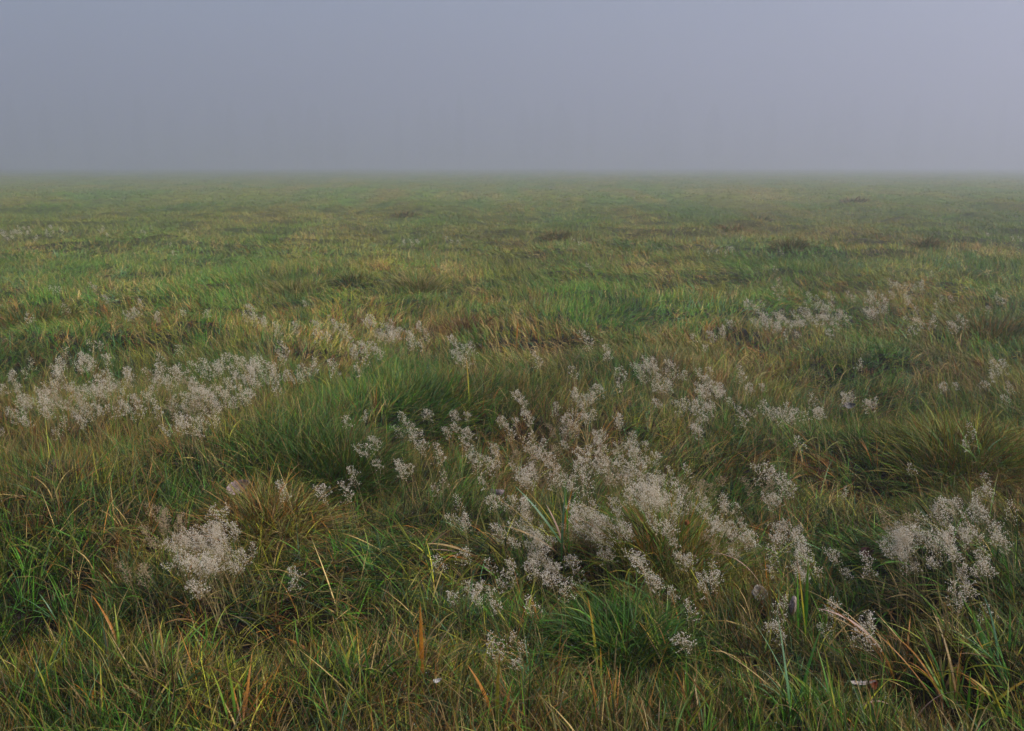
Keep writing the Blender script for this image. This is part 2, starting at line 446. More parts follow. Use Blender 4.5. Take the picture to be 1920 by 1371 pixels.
# ------------------------------------------------------------------ flowering bent grass: stalks with dewy panicles
def tube(pts, rad, k=3):
    pts = np.array(pts, float); n = len(pts)
    tg = np.gradient(pts, axis=0); tg /= np.linalg.norm(tg, axis=1)[:, None]
    ref = np.array([.31, .22, .1]); a = np.cross(tg, ref); a /= np.linalg.norm(a, axis=1)[:, None]; b = np.cross(tg, a)
    rad = np.broadcast_to(rad, (n,)).astype(float)
    V = []
    for j in range(k):
        t = 2 * math.pi * j / k
        V.append(pts + (a * math.cos(t) + b * math.sin(t)) * rad[:, None])
    V = np.stack(V, 1).reshape(-1, 3)
    Fc = []
    for i in range(n - 1):
        for j in range(k):
            Fc.append((i * k + j, i * k + (j + 1) % k, (i + 1) * k + (j + 1) % k, (i + 1) * k + j))
    return V, None, np.array(Fc)

def segs_chunk(A, B, w, r):
    """thin flat twigs from A to B"""
    n = len(A); d = B - A
    s = np.cross(d, r.randn(n, 3)); s /= (np.linalg.norm(s, axis=1)[:, None] + 1e-9); s2 = np.cross(s, d); s2 /= (np.linalg.norm(s2, axis=1)[:, None] + 1e-9)
    V = np.stack([A - s * w, A + s * w, B + s * w * .6, B - s * w * .6, A - s2 * w, A + s2 * w, B + s2 * w * .6, B - s2 * w * .6], 1).reshape(-1, 3)
    Q = np.concatenate([(np.arange(n) * 8)[:, None] + np.array([[0, 1, 2, 3]]), (np.arange(n) * 8)[:, None] + np.array([[4, 5, 6, 7]])])
    return V, None, Q

def panicle_parts(p0, tan, r, ln=.14, wd=.045, dens=1.0):
    """open airy seed head: whorls of hair-fine branches ending in spikelets"""
    tan = tan / np.linalg.norm(tan)
    A = []; B = []; P = []; D = []
    droop = np.array([tan[0], tan[1], 0]) * .5
    def axis(t):
        d = tan * (1 - .25 * t) + droop * t * .5 - np.array([0, 0, .12 * t])
        return p0 + d * ln * t
    prev = p0
    K = 7
    for k in range(K + 1):
        t = k / K; c = axis(t)
        if k: A.append(prev); B.append(c)
        prev = c
        nb = max(2, int(round((6 - 3.5 * t) * dens)))
        for j in range(nb):
            az = r.rand() * 6.283; up = .45 + .5 * r.rand() + .4 * t
            u = np.cross(tan, [.3, .5, .1]); u /= np.linalg.norm(u); v = np.cross(tan, u)
            d = (u * math.cos(az) + v * math.sin(az)) + tan * up; d /= np.linalg.norm(d)
            L = wd * (1.15 - .75 * t) * (.55 + .6 * r.rand())
            m = c + d * L * .5 + r.randn(3) * .002; e = c + d * L - np.array([0, 0, .006 * r.rand()])
            A += [c, m]; B += [m, e]; P.append(e); D.append(d)
            for q in range(r.randint(1, 4)):
                s = m + (e - m) * (r.rand() * .9)
                dd = d + r.randn(3) * .75; dd /= np.linalg.norm(dd)
                f = s + dd * (.007 + .012 * r.rand())
                A.append(s); B.append(f); P.append(f); D.append(dd)
    A = np.array(A); B = np.array(B)
    return segs_chunk(A, B, .00028, r), (np.array(P), np.array(D))

PROTO = {}; ARR = {}
def plant_proto(n, seed, spread, tilt=0.0, size=1.0):
    """meshes of one plant (shared by its copies): list of (stalk, panicle, spikelets)"""
    r = np.random.RandomState(seed); parts = []; spent = seed % 9 == 4
    for i in range(n):
        a = r.rand() * 6.283; q = spread * math.sqrt(r.rand())
        foot = np.array([.02 * r.randn(), .02 * r.randn(), -.02])
        h = .21 + .11 * r.rand()
        top = np.array([math.cos(a) * q - .05 - tilt, math.sin(a) * q, h])
        if n <= 2: top[2] = h + .02
        mid = foot * .45 + top * .55 + np.array([0, 0, .035]) - np.array([top[0], top[1], 0]) * .12
        ts = np.linspace(0, 1, 8)[:, None]
        pts = foot * (1 - ts) ** 2 + 2 * mid * ts * (1 - ts) + top * ts ** 2
        tan = pts[-1] - pts[-2] + np.array([0, 0, .004]) + r.randn(3) * .004
        ln = (.09 + .06 * r.rand()) * size
        c0_ = tube(pts, np.linspace(.0013, .0007, 8)); st = make_mesh("flower_stalk", [c0_], [M_STALK], True)
        br, (P, D) = panicle_parts(pts[-1], tan, r, ln, (.028 + .020 * r.rand()) * size, r.uniform(.5, .8) if n < 3 else r.uniform(.65, 1.0))
        pm = make_mesh("panicle", [br], [M_BRANCH])
        c2_ = spikelet_chunk(P, D, r); sp = make_mesh("spikelets", [c2_], [M_SPENT if spent else M_SPIKE])
        for me_, c_ in ((st, c0_), (pm, br), (sp, c2_)): ARR[me_.name] = (c_[0], c_[2])
        parts.append((st, pm, sp))
    return parts
for cls, cnt, spread, tilt, var in (('s', 1, .01, 0, 5), ('p', 2, .03, 0, 8), ('m', 3, .06, .01, 8), ('l', 5, .085, .02, 9)):
    PROTO[cls] = [plant_proto(cnt, 100 + ord(cls) * 10 + k, spread, tilt) for k in range(var)]

prnd = random.Random(3)
def put_plant(px, py, cls, label, group=None, scale=None):
    s = scale or prnd.uniform(.72, .95) * (.86 if py > 930 else 1.0)
    x, y, z = plant_at(px, py, s)
    root = empty("flowering_grass", (x, y, z), prnd.gauss(0, .5), s)
    tag(root, label, "flowering grass", group, "thing")
    for st, pm, sp in prnd.choice(PROTO[cls]):
        o = obj("flower_stalk", st, root); p = obj("panicle", pm, root); obj("spikelets", sp, p)
    return root

G = "white flowering grass drifting across the meadow"
DRIFTS = [
 ("dense white dewy flowering grass in the large drift nearest the left edge of the meadow", [
  (75,745,'l'),(95,735,'l'),(120,745,'l'),(140,760,'m'),(85,765,'m'),(165,735,'l'),(150,715,'l'),(180,745,'l'),(200,735,'l'),(190,765,'m'),(110,700,'m'),(115,675,'m'),(125,690,'p'),(120,665,'p'),(165,665,'p'),(175,685,'m'),(190,680,'m'),(205,700,'m'),(215,720,'m'),(60,745,'p'),(160,780,'p'),(180,655,'p'),(100,775,'p')]),
 ("white flowering grass in the second bright drift from the left, beside the dark green tussock", [
  (370,715,'l'),(385,730,'l'),(395,745,'l'),(400,700,'m'),(410,670,'m'),(430,680,'m'),(380,700,'m'),(420,740,'l'),(365,745,'m'),(350,690,'m'),(355,760,'m'),(340,780,'m'),(370,790,'m'),(400,770,'m'),(430,750,'m'),(455,745,'m'),(470,745,'p'),(330,755,'m'),(395,800,'p'),(370,805,'p')]),
 ("thin white flowering grass between the two brightest drifts on the left", [
  (235,705,'p'),(250,705,'p'),(300,695,'p'),(315,690,'p'),(320,710,'p'),(330,725,'p'),(290,720,'p'),(255,745,'p'),(270,750,'p'),(225,765,'p'),(240,755,'p'),(285,740,'p'),(265,785,'p'),(300,780,'p'),(345,700,'p')]),
 ("white flowering grass right of the bright left drift, above the dark green tuft", [
  (470,690,'m'),(480,675,'m'),(495,690,'m'),(460,705,'m'),(490,715,'m'),(520,700,'m'),(525,685,'p'),(540,660,'p'),(535,675,'p'),(510,710,'p'),(470,720,'m'),(570,690,'m'),(585,700,'p'),(610,690,'m'),(640,685,'p'),(660,680,'p'),(685,675,'p'),(655,710,'p')]),
 ("pale flowering grass in the loose band on straw coloured sward behind the dark green tuft", [
  (640,605,'p'),(650,620,'p'),(700,600,'p'),(715,605,'m'),(735,610,'m'),(745,625,'m'),(725,635,'m'),(760,630,'m'),(790,610,'p'),(800,635,'p'),(775,640,'p'),(720,650,'p'),(700,655,'p'),(815,655,'p'),(860,640,'p'),(880,665,'p'),(890,670,'p'),(865,660,'p'),(690,640,'p'),(670,655,'p'),(560,610,'p'),(600,600,'p'),(530,610,'p'),(500,600,'p')]),
 ("sparse flowering grass head on the pale sward far behind the left drifts", [
  (110,548,'p'),(125,580,'s'),(60,590,'s'),(65,595,'s'),(250,580,'m'),(265,585,'p'),(300,592,'p'),(350,575,'s'),(478,572,'p'),(470,600,'p'),(480,610,'p'),(385,585,'s'),(335,648,'s'),(575,560,'s'),(620,590,'s'),(660,640,'p'),(600,640,'p')]),
 ("flowering grass at the far left edge beside the large left drift", [
  (58,685,'p'),(30,705,'p'),(32,730,'p'),(5,725,'s'),(25,770,'p'),(40,785,'p'),(60,790,'p'),(115,797,'p'),(10,790,'s')]),
 ("white flowering grass in the rising line of heads behind the central drift", [
  (1000,690,'p'),(1015,680,'p'),(1030,680,'m'),(1045,690,'p'),(1055,660,'s'),(1080,690,'s'),(1110,645,'p'),(1125,650,'s'),(1150,655,'p'),(1165,665,'p'),(1170,705,'p'),(1160,690,'s'),(1075,720,'p'),(1082,735,'p'),(1110,740,'p'),(1100,755,'m'),(1120,735,'p'),(1100,775,'m'),(985,745,'p'),(995,755,'p'),(1000,775,'p'),(1045,765,'p'),(1040,780,'m'),(1060,795,'m'),(1085,790,'m'),(1165,780,'p'),(1185,800,'p')]),
 ("white flowering grass in the drift on the rise right of centre", [
  (1215,680,'m'),(1225,690,'m'),(1210,700,'p'),(1245,690,'m'),(1270,700,'m'),(1240,720,'m'),(1255,735,'m'),(1290,705,'p'),(1330,700,'m'),(1350,710,'l'),(1335,730,'l'),(1350,740,'l'),(1320,740,'m'),(1370,735,'m'),(1395,710,'p'),(1390,735,'m'),(1400,760,'m'),(1420,730,'m'),(1430,755,'m'),(1380,770,'m'),(1330,780,'m'),(1290,760,'m'),(1310,765,'m'),(1345,790,'p'),(1400,790,'p'),(1440,770,'m'),(1460,780,'m'),(1480,785,'m'),(1490,775,'p'),(1535,760,'p'),(1545,775,'p'),(1525,775,'p'),(1410,815,'p'),(1320,800,'p')]),
 ("white flowering grass in the loose line left of the central drift", [
  (620,765,'p'),(650,785,'s'),(685,795,'s'),(695,830,'m'),(705,845,'m'),(715,820,'p'),(725,850,'p'),(760,790,'m'),(770,800,'m'),(790,800,'m'),(805,780,'p'),(780,810,'m'),(845,800,'p'),(870,785,'m'),(865,800,'p'),(890,815,'p'),(885,840,'p'),(920,780,'p'),(925,790,'p'),(950,780,'p'),(960,795,'m'),(965,815,'p'),(755,870,'p'),(770,890,'p'),(800,840,'p'),(830,860,'p')]),
 ("dense white flowering grass in the big central drift sloping down to the right", [
  (1000,800,'m'),(1020,800,'m'),(1040,820,'m'),(1060,800,'m'),(1075,815,'m'),(1000,830,'m'),(1030,840,'m'),(1130,820,'m'),(1150,830,'l'),(1145,850,'l'),(1165,840,'m'),(1185,815,'m'),(1205,820,'m'),(1200,840,'m'),(1180,870,'l'),(1160,880,'l'),(1205,880,'l'),(1190,900,'l'),(1220,865,'m'),(1230,895,'l'),(1245,880,'m'),(1215,920,'l'),(1240,920,'l'),(1255,905,'l'),(1270,890,'m'),(1225,945,'l'),(1250,945,'l'),(1265,930,'l'),(1280,920,'m'),(1290,895,'m'),(1310,905,'m'),(1335,900,'m'),(1240,970,'l'),(1270,965,'m'),(1260,990,'m'),(1290,975,'l'),(1300,950,'m'),(1325,940,'m'),(1320,970,'m'),(1345,960,'m'),(1350,990,'m'),(1380,975,'l'),(1395,990,'l'),(1400,1010,'m'),(1375,1010,'m'),(1330,1000,'m'),(1200,950,'m'),(1385,950,'m'),(1350,930,'p')]),
 ("flowering grass massed on the left shoulder of the central drift", [
  (930,855,'l'),(950,870,'l'),(975,870,'l'),(1000,870,'l'),(960,850,'m'),(985,885,'m'),(1020,890,'m'),(1035,880,'m'),(1050,900,'m'),(920,880,'p'),(900,870,'p'),(1010,850,'m'),(1040,865,'m'),(1095,870,'p'),(1060,870,'m')]),
 ("round head of flowering grass bunched around the broad leaves in the middle foreground", [
  (1130,975,'l'),(1150,985,'l'),(1165,975,'l'),(1145,1000,'m'),(1175,1000,'m'),(1110,960,'m'),(1100,985,'m'),(1115,1000,'m'),(1095,925,'m'),(1105,915,'p'),(1110,940,'m'),(950,945,'m'),(965,955,'m'),(985,965,'m'),(950,985,'p'),(1000,950,'p'),(990,990,'m')]),
 ("dewy flowering grass hanging over the dark hollow in the middle foreground", [
  (1010,1010,'m'),(1025,1020,'m'),(1010,1040,'m'),(1035,1040,'m'),(1045,1050,'p'),(1020,1060,'m'),(1030,1075,'m'),(1045,1080,'p'),(1075,1065,'p'),(1095,1070,'p'),(1085,1085,'p'),(1060,1100,'p'),(1085,1110,'p'),(1145,1030,'p'),(1155,1045,'p'),(1115,1040,'s')]),
 ("flowering grass below the right end of the central drift", [
  (1430,895,'m'),(1445,890,'m'),(1435,910,'m'),(1485,905,'p'),(1490,920,'p'),(1455,945,'p'),(1470,940,'p'),(1480,990,'m'),(1470,1000,'m'),(1500,1015,'m'),(1505,1030,'m'),(1440,1020,'m'),(1445,1040,'p'),(1495,1045,'m'),(1540,1050,'s'),(1215,1045,'p'),(1230,1060,'m'),(1240,1080,'p'),(1260,1105,'p'),(1295,1040,'p'),(1300,1055,'p'),(1340,1085,'p'),(1350,1095,'p'),(1330,1070,'s'),(1490,1075,'s')]),
 ("flowering grass in the white cluster near the right edge of the foreground", [
  (1695,975,'m'),(1705,985,'m'),(1715,990,'l'),(1730,985,'l'),(1745,1000,'l'),(1760,1005,'m'),(1755,985,'m'),(1725,1010,'m'),(1695,1010,'m'),(1680,1025,'m'),(1690,1040,'m'),(1715,1035,'m'),(1790,1010,'m'),(1800,1020,'m'),(1770,1030,'p'),(1690,1060,'p'),(1710,1060,'p')]),
 ("flowering grass leaning over the rise at the right edge of the meadow", [
  (1775,950,'p'),(1800,945,'m'),(1815,960,'m'),(1835,970,'m'),(1845,980,'m'),(1855,990,'p'),(1852,915,'p'),(1855,930,'p'),(1850,945,'s'),(1890,990,'p'),(1900,1010,'p'),(1905,1030,'p'),(1860,1050,'p'),(1870,1065,'p'),(1910,1065,'m'),(1850,1055,'p')]),
 ("trailing flowering grass on the slope above the dark hollow at lower right", [
  (1785,1080,'p'),(1800,1085,'p'),(1815,1095,'p'),(1835,1105,'m'),(1845,1115,'p'),(1790,1130,'p'),(1800,1140,'p'),(1770,1070,'s')]),
 ("white flowering grass in the distant drift on the right half of the meadow", [
  (1430,590,'m'),(1440,600,'m'),(1455,595,'m'),(1470,600,'l'),(1490,595,'l'),(1505,590,'m'),(1515,575,'m'),(1520,560,'p'),(1535,565,'m'),(1545,575,'m'),(1560,580,'m'),(1575,590,'m'),(1530,600,'m'),(1500,610,'m'),(1550,605,'m'),(1580,605,'p'),(1450,615,'m'),(1480,615,'p'),(1560,560,'p'),(1515,550,'s'),(1590,600,'p')]),
 ("thin flowering grass trailing off the left end of the distant right drift", [
  (1460,540,'p'),(1468,550,'p'),(1405,570,'p'),(1420,580,'p'),(1430,575,'p'),(1345,620,'p'),(1360,615,'p'),(1375,612,'p'),(1326,640,'s'),(1300,630,'s')]),
 ("flowering grass in the small bright drift beyond the distant right drift", [
  (1640,565,'m'),(1648,570,'m'),(1655,575,'m'),(1640,555,'p'),(1638,548,'p'),(1665,565,'p'),(1640,590,'p'),(1675,535,'p'),(1680,548,'p'),(1692,535,'p'),(1705,555,'p'),(1715,560,'p'),(1712,545,'p'),(1733,532,'p'),(1745,525,'s'),(1600,560,'p')]),
 ("scattered flowering grass head on the pale sward far to the right", [
  (1720,595,'p'),(1735,600,'p'),(1745,612,'p'),(1710,615,'s'),(1765,565,'p'),(1800,605,'p'),(1810,605,'p'),(1850,580,'s'),(1875,560,'s'),(1890,555,'s'),(1785,560,'s'),(1868,565,'s'),(1860,690,'p'),(1895,685,'p'),(1868,690,'p')]),
 ("hazy white flowering grass in the far row at the left edge of the meadow", [
  (8,436,'m'),(22,434,'m'),(36,428,'m'),(46,436,'m'),(60,436,'p'),(85,432,'p'),(100,430,'p'),(118,428,'p'),(70,438,'m'),(15,440,'m'),(30,438,'m'),(52,430,'m'),(92,434,'m')]),
 ("distant white flowering grass fading in the haze left of centre", [
  (195,430,'m'),(200,432,'p'),(265,424,'s'),(275,428,'p'),(285,424,'s'),(320,458,'s'),(325,472,'s'),(355,435,'s'),(760,452,'p'),(775,455,'p'),(788,452,'p'),(840,450,'p'),(850,446,'s'),(860,456,'s'),(180,540,'p'),(205,550,'p')]),
 ("distant white flowering grass fading in the haze right of centre", [
  (1075,445,'s'),(1090,450,'s'),(1100,490,'s'),(1108,500,'s'),(1335,468,'p'),(1345,470,'s'),(1365,468,'p'),(1375,470,'p'),(1390,446,'s'),(1455,500,'s'),(1470,478,'s'),(1855,440,'p'),(1905,445,'p'),(1915,450,'p')]),
 ("dense white flowering grass in the separate cluster at lower left", [
  (275,965,'p'),(288,968,'m'),(302,972,'l'),(315,980,'l'),(328,990,'l'),(340,998,'l'),(352,1008,'l'),(365,1010,'l'),(378,1020,'l'),(392,1012,'l'),(400,985,'m'),(415,980,'m'),(425,995,'m'),(435,1005,'m'),(405,1025,'l'),(420,1030,'l'),(435,1038,'m'),(455,1045,'m'),(465,1048,'p'),(370,1045,'l'),(385,1050,'l'),(400,1050,'l'),(360,1035,'m'),(385,1070,'m'),(400,1065,'m'),(340,1020,'m'),(395,1090,'p')]),
 ("dull flowering grass in the straw patch at the foot of the middle foreground", [
  (945,1215,'p'),(965,1215,'p'),(980,1218,'p'),(935,1208,'s')]),
 ("flowering grass in the short chain beside the broad green leaves at lower right", [
  (1445,1150,'p'),(1458,1158,'m'),(1470,1155,'p'),(1470,1140,'s'),(1555,1165,'p'),(1570,1168,'m'),(1582,1165,'p'),(1605,1180,'p'),(1625,1188,'p'),(1640,1192,'p'),(1620,1205,'s')]),
 ("small flowering grass tuft in the row left of the dark hollow in the middle foreground", [
  (905,1112,'m'),(920,1108,'m'),(945,1115,'p'),(958,1075,'p'),(965,1082,'s'),(1000,1115,'p'),(970,1040,'s'),(925,1045,'s'),(860,1090,'s'),(880,1095,'s'),(865,960,'p'),(875,970,'p'),(820,1045,'s'),(860,1040,'s')]),
]
SINGLES = [
 (545, 905, 'p', "single white flowering grass head bowed at the foot of the dark green tuft"),
 (676, 885, 'p', "bright white flowering grass head just left of the central drift's lower edge"),
 (615, 930, 'p', "faint flowering grass head on the olive laid grass left of the middle foreground"),
 (660, 932, 'p', "faint flowering grass head right of the bowed white head"),
 (827, 905, 'p', "small round flowering grass head standing alone below the loose line of heads"),
 (265, 1065, 'm', "low flowering grass tuft just below the lower left white cluster"),
 (565, 1080, 'p', "pale flowering grass head on laid grass right of the lower left cluster"),
 (1295, 1165, 'l', "solitary flowering grass tuft in the foreground right of centre"),
 (1590, 1052, 'm', "flowering grass tuft on the left rim of the small dark hollow"),
 (1650, 1052, 'p', "flowering grass head on the right rim of the small dark hollow"),
 (1583, 940, 's', "lone thin flowering grass head left of the right foreground cluster"),
 (1595, 752, 'm', "flowering grass tuft over a dark gap on the right of the meadow"),
 (1622, 745, 'p', "smaller head beside the flowering grass tuft over the dark gap"),
 (1782, 728, 'm', "flowering grass tuft standing on the right of the meadow"),
 (1843, 725, 'p', "flowering grass head on brown sward near the right edge"),
 (1897, 738, 'p', "flowering grass head closest to the right edge halfway down"),
 (1640, 770, 's', "tiny flowering grass head in front of the tuft over the dark gap"),
 (1610, 698, 's', "tiny flowering grass head behind the tuft over the dark gap"),
 (1824, 815, 'p', "slender flowering grass head rising beside the green broad leaves at right"),
 (1505, 820, 's', "lone flowering grass head just below the drift right of centre"),
 (1715, 860, 's', "very small flowering grass head on orange brown sward at right"),
 (518, 748, 's', "single flowering grass head at the left end of the dark green tuft"),
]
ALL = [(px, py, c, lab, None) for (px, py, c, lab) in SINGLES]
drop = random.Random(8)
for lab, pts in DRIFTS:
    for (px, py, c) in pts:
        if py > 640 and len(pts) > 13 and (px > 600 or py > 900) and drop.random() < .24: continue
        ALL.append((px, py, c, lab, "plants of " + lab))
ALL = [(a_, b_, {'l': 'm', 'm': 'p', 'p': 's', 's': 's'}[c_] if b_ > 1095 else c_, l_, g_) for (a_, b_, c_, l_, g_) in ALL]
ALL.sort(key=lambda q: -q[1])
far_chunks = [[], [], []]
def plant_at(px, py, s):
    z = .04
    for _ in range(6):
        x, y = at(px, py, z + .325 * s); z = .5 * z + .5 * hz(x + .04 * s, y)
    x += .04 * s
    return x, y, hz(x, y)
def far_plant(px, py, c):
    """farthest heads go into one mesh"""
    s = prnd.uniform(.9, 1.1); x, y, z = plant_at(px, py, s); a = prnd.gauss(0, .5)
    ca, sa = math.cos(a) * s, math.sin(a) * s
    for tr in prnd.choice(PROTO[c]):
        for i, me in enumerate(tr):
            V, Fc = ARR[me.name]
            V2 = np.stack([V[:, 0] * ca - V[:, 1] * sa + x, V[:, 0] * sa + V[:, 1] * ca + y, V[:, 2] * s + z], 1)
            far_chunks[i].append((V2, None, Fc, i))
for k, (px, py, c, lab, gr) in enumerate(ALL):
    if k < 300 or gr is None: put_plant(px, py, c, lab, gr)
    else: far_plant(px, py, c)
fo = obj("distant_flowering_grass", make_mesh("distant_flowering_grass", far_chunks[0] + far_chunks[1] + far_chunks[2], [M_STALK, M_BRANCH, M_SPIKE]))
tag(fo, "faint white heads of flowering grass scattered over the far half of the meadow", "flowering grass", kind="stuff")

# ------------------------------------------------------------------ tussocks
def ground_at(px, py, dz):
    z = .04
    for _ in range(8):
        x, y = at(px, py, z + dz); z = .5 * z + .5 * hz(x, y)
    return x, y, hz(x, y)
def tussock(px, py, rad, h, n, cols, label, lean0=4, lean1=55, cat="tussock", wscale=1.0, az=None, dens_w=None, group=None):
    x, y, z = ground_at(px, py, .05)
    r = np.random.RandomState(int(px * 7 + py))
    a = r.rand(n) * 6.283; q = np.sqrt(r.rand(n))
    rx = np.cos(a) * q * rad; ry = np.sin(a) * q * rad
    root = np.stack([rx, ry, height(rx + x, ry + y) - z - .02], 1)
    outaz = a + r.randn(n) * .9
    if az is not None:
        vx = np.cos(outaz) * .6 + math.cos(R(az)); vy = np.sin(outaz) * .6 + math.sin(R(az)); outaz = np.arctan2(vy, vx)
    lean = np.abs(R(lean0) + R(lean1) * q * (.5 + .9 * r.rand(n)) + R(9) * r.randn(n))
    L = h * (.6 + .6 * r.rand(n)) * (1.1 - .2 * q)
    w = (.0020 + .0040 * r.rand(n) ** 2) * wscale
    P = np.array(cols); k = r.randint(0, len(P), n); k2 = r.randint(0, len(P), n)
    c0 = PAL[P[k]] * (.6 + .8 * r.rand(n))[:, None]; c1 = PAL[P[k2]] * (.7 + .8 * r.rand(n))[:, None]
    ch = ribbon_arrays(root, outaz, L, lean, lean + R(15) + R(60) * r.rand(n), w, c0, c1, 5, (r.rand(n) - .5) * 2)
    o = obj("tussock", make_mesh("tussock", [ch], [M_GRASS])); o.location = (x, y, z)
    return tag(o, label, cat, group, "thing")
T = tussock
T(700, 745, .60, .26, 2200, [0, 1, 1, 7], "wide tussock of rich deep green grass behind the centre foreground", az=100, wscale=1.5, lean1=70)
T(820, 745, .50, .25, 1700, [1, 1, 0, 2], "dark green tussock leaning right, next to the wide rich green one", az=20, wscale=1.5, lean1=70)
T(560, 860, .36, .28, 1500, [1, 1, 2, 0], "very dark upright green tussock left of the loose line of white heads", wscale=1.1)
T(640, 870, .26, .34, 1400, [1, 6, 2, 1], "dark brownish green tussock tucked right of the very dark upright one")
T(500, 950, .24, .25, 750, [3, 2, 3, 4, 2], "rusty orange upright tussock above the lower left white cluster")
T(1800, 850, .30, .34, 1500, [3, 2, 7, 0], "tall orange and green tussock near the right edge")
T(1250, 1010, .30, .30, 1500, [3, 2, 7, 0], "upright olive and rust tussock under the central white drift")
T(1170, 1215, .20, .26, 1300, [1, 2, 0, 1], "dark green fan shaped tussock in the foreground centre", lean0=10, lean1=70)
T(1000, 1225, .12, .18, 500, [4, 3, 4], "small matted straw tussock in the foreground centre", lean0=30, lean1=60)
T(1045, 440, 0.31, 0.27, 900, [3, 2, 4, 2, 3, 0, 2, 2, 1, 4], "rounded brown tussock in the distance just right of centre", wscale=2.4)
T(1480, 462, 0.29, 0.33, 840, [1, 3, 1, 2, 2, 3, 2, 2, 1, 4], "dark green tussock with a black side in the distance right of centre", wscale=2.4)
T(1735, 458, 0.24, 0.32, 720, [3, 2, 4, 2, 3, 0, 2, 2, 1, 4], "dark brown tussock standing alone in the hazy distance at right", wscale=2.4)
T(1812, 522, 0.29, 0.24, 900, [1, 1, 2, 2, 2, 3, 2, 2, 1, 4], "low dark green tussock in the mid distance at right", wscale=2.1)
T(665, 520, 0.26, 0.20, 780, [1, 1, 0, 2, 2, 3, 2, 2, 1, 4], "low dark green tussock in the mid distance left of centre", wscale=2.1)
T(785, 540, 0.31, 0.36, 1400, [2, 4, 2, 0, 7, 4], "tawny tussock with bleached top in the mid distance left of centre", wscale=1.9)
T(550, 548, 0.31, 0.32, 1300, [2, 4, 2, 0, 7, 4], "dull straw tussock in the mid distance on the left", wscale=1.9)
T(870, 618, .28, .26, 900, [6, 3, 6], "small dark brown tussock on the straw coloured band", wscale=1.6)
T(1850, 630, .45, .34, 1500, [3, 2, 1], "large olive brown tussock at the far right of the middle distance", wscale=1.8)
T(760, 402, 0.48, 0.27, 720, [3, 2, 4, 2, 3, 0, 2, 2, 1, 4], "broad reddish brown tussock in the far haze left of centre", wscale=3.6)
T(1380, 430, 0.48, 0.24, 660, [3, 2, 4, 2, 3, 0], "wide tawny tussock in the far haze right of centre", wscale=3.6)
T(1600, 378, 0.58, 0.35, 420, [3, 2, 4, 2, 3, 0, 2, 2, 1, 4], "dark speck of a tussock farthest off in the haze at right", wscale=6.4)
T(1420, 408, 0.37, 0.32, 420, [1, 1, 3, 2, 2, 3, 2, 2, 1, 4], "dark green tussock in the far haze above the wide tawny one", wscale=4.0)
T(60, 600, .5, .28, 1200, [1, 2, 3], "dull green tussock in the middle distance at the left edge", wscale=2)
T(1330, 660, .4, .22, 700, [4, 2, 4, 7, 2], "sandy brown tussock behind the drift right of centre", wscale=1.6)

# ------------------------------------------------------------------ broad leaved grass clumps
def leaf_chunk(root, az, L, i0, i1, w, cols, twist, r, S=12, thick=.0004):
    """one strap leaf with a creased midrib; cols = colours from base to tip"""
    cols = [np.array(c) for c in cols]; V = []; C = []
    pos = np.array(root, float); ca, sa = math.cos(az), math.sin(az); s1 = np.array([-sa, ca, 0.0])
    wob = r.uniform(-.15, .15)
    for k in range(S + 1):
        t = k / S; th = i0 + (i1 - i0) * t ** 1.5; tw = twist * (.3 + t)
        tan = np.array([math.sin(th) * ca, math.sin(th) * sa, math.cos(th)]); nrm = np.cross(s1, tan)
        side = s1 * math.cos(tw) + nrm * math.sin(tw); nn = np.cross(side, tan)
        hw = w * .5 * min(1, .55 + 1.6 * t) * (1 - max(0, (t - .45) / .55) ** 1.7) + .0002
        f = t * (len(cols) - 1); j = min(int(f), len(cols) - 2); c = cols[j] * (1 - (f - j)) + cols[j + 1] * (f - j)
        for q, e in ((-1, 0), (0, -.30), (1, 0)):
            V.append(pos + side * hw * q + nn * hw * e)
            C.append((*(c * r.uniform(.88, 1.12) * (1.15 if q == 0 else 1)), 1))
        thm = i0 + (i1 - i0) * ((k + .5) / S) ** 1.5
        pos = pos + np.array([math.sin(thm) * ca, math.sin(thm) * sa, math.cos(thm)]) * (L / S) + s1 * wob * L / S * t
    Q = []
    for k in range(S):
        for q in range(2):
            b = k * 3 + q; Q.append((b, b + 1, b + 4, b + 3))
    return np.array(V), np.array(C), np.array(Q)
GRN = (.06, .20, .012); BLU = (.13, .25, .12); YEL = (.34, .30, .02); ORG = (.40, .16, .015); STR = (.44, .30, .12); RST = (.22, .05, .012); LIM = (.16, .30, .02); PNK = (.40, .26, .20); BRN = (.20, .09, .03)
SCH = {'g': [GRN, GRN, LIM], 'b': [GRN, BLU, BLU], 'y': [GRN, LIM, YEL], 'o': [LIM, YEL, ORG], 'r': [GRN, YEL, RST], 's': [BRN, STR, STR], 'a': [BRN, ORG, ORG], 'k': [STR, PNK, PNK]}
def clump(px, py, label, leaves, scale=1.0):
    """leaves: (azimuth deg, length m, start lean, end lean, width m, scheme)"""
    x, y, z = ground_at(px, py, .05)
    root = empty("broad_leaved_grass", (x, y, z)); tag(root, label, "broad leaved grass", None, "thing")
    r = np.random.RandomState(int(px * 3 + py))
    for (az, L, a, b, w, sc) in leaves:
        ch = leaf_chunk((r.uniform(-.03, .03), r.uniform(-.03, .03), 0), R(az), L * scale, R(a), R(b), w, SCH[sc], r.uniform(-.8, .8), r)
        obj("leaf", make_mesh("leaf", [ch], [M_LEAF], True), root)
def rnd_leaves(seed, n, az, spread, L, lean, w, schemes):
    r = random.Random(seed); out = []
    for i in range(n):
        a = lean * r.uniform(.5, 1.6)
        out.append((az + r.uniform(-spread, spread), L * r.uniform(.5, 1.0), a, a + r.uniform(8, 70), w * r.uniform(.45, 1.0), r.choice(schemes)))
    return out
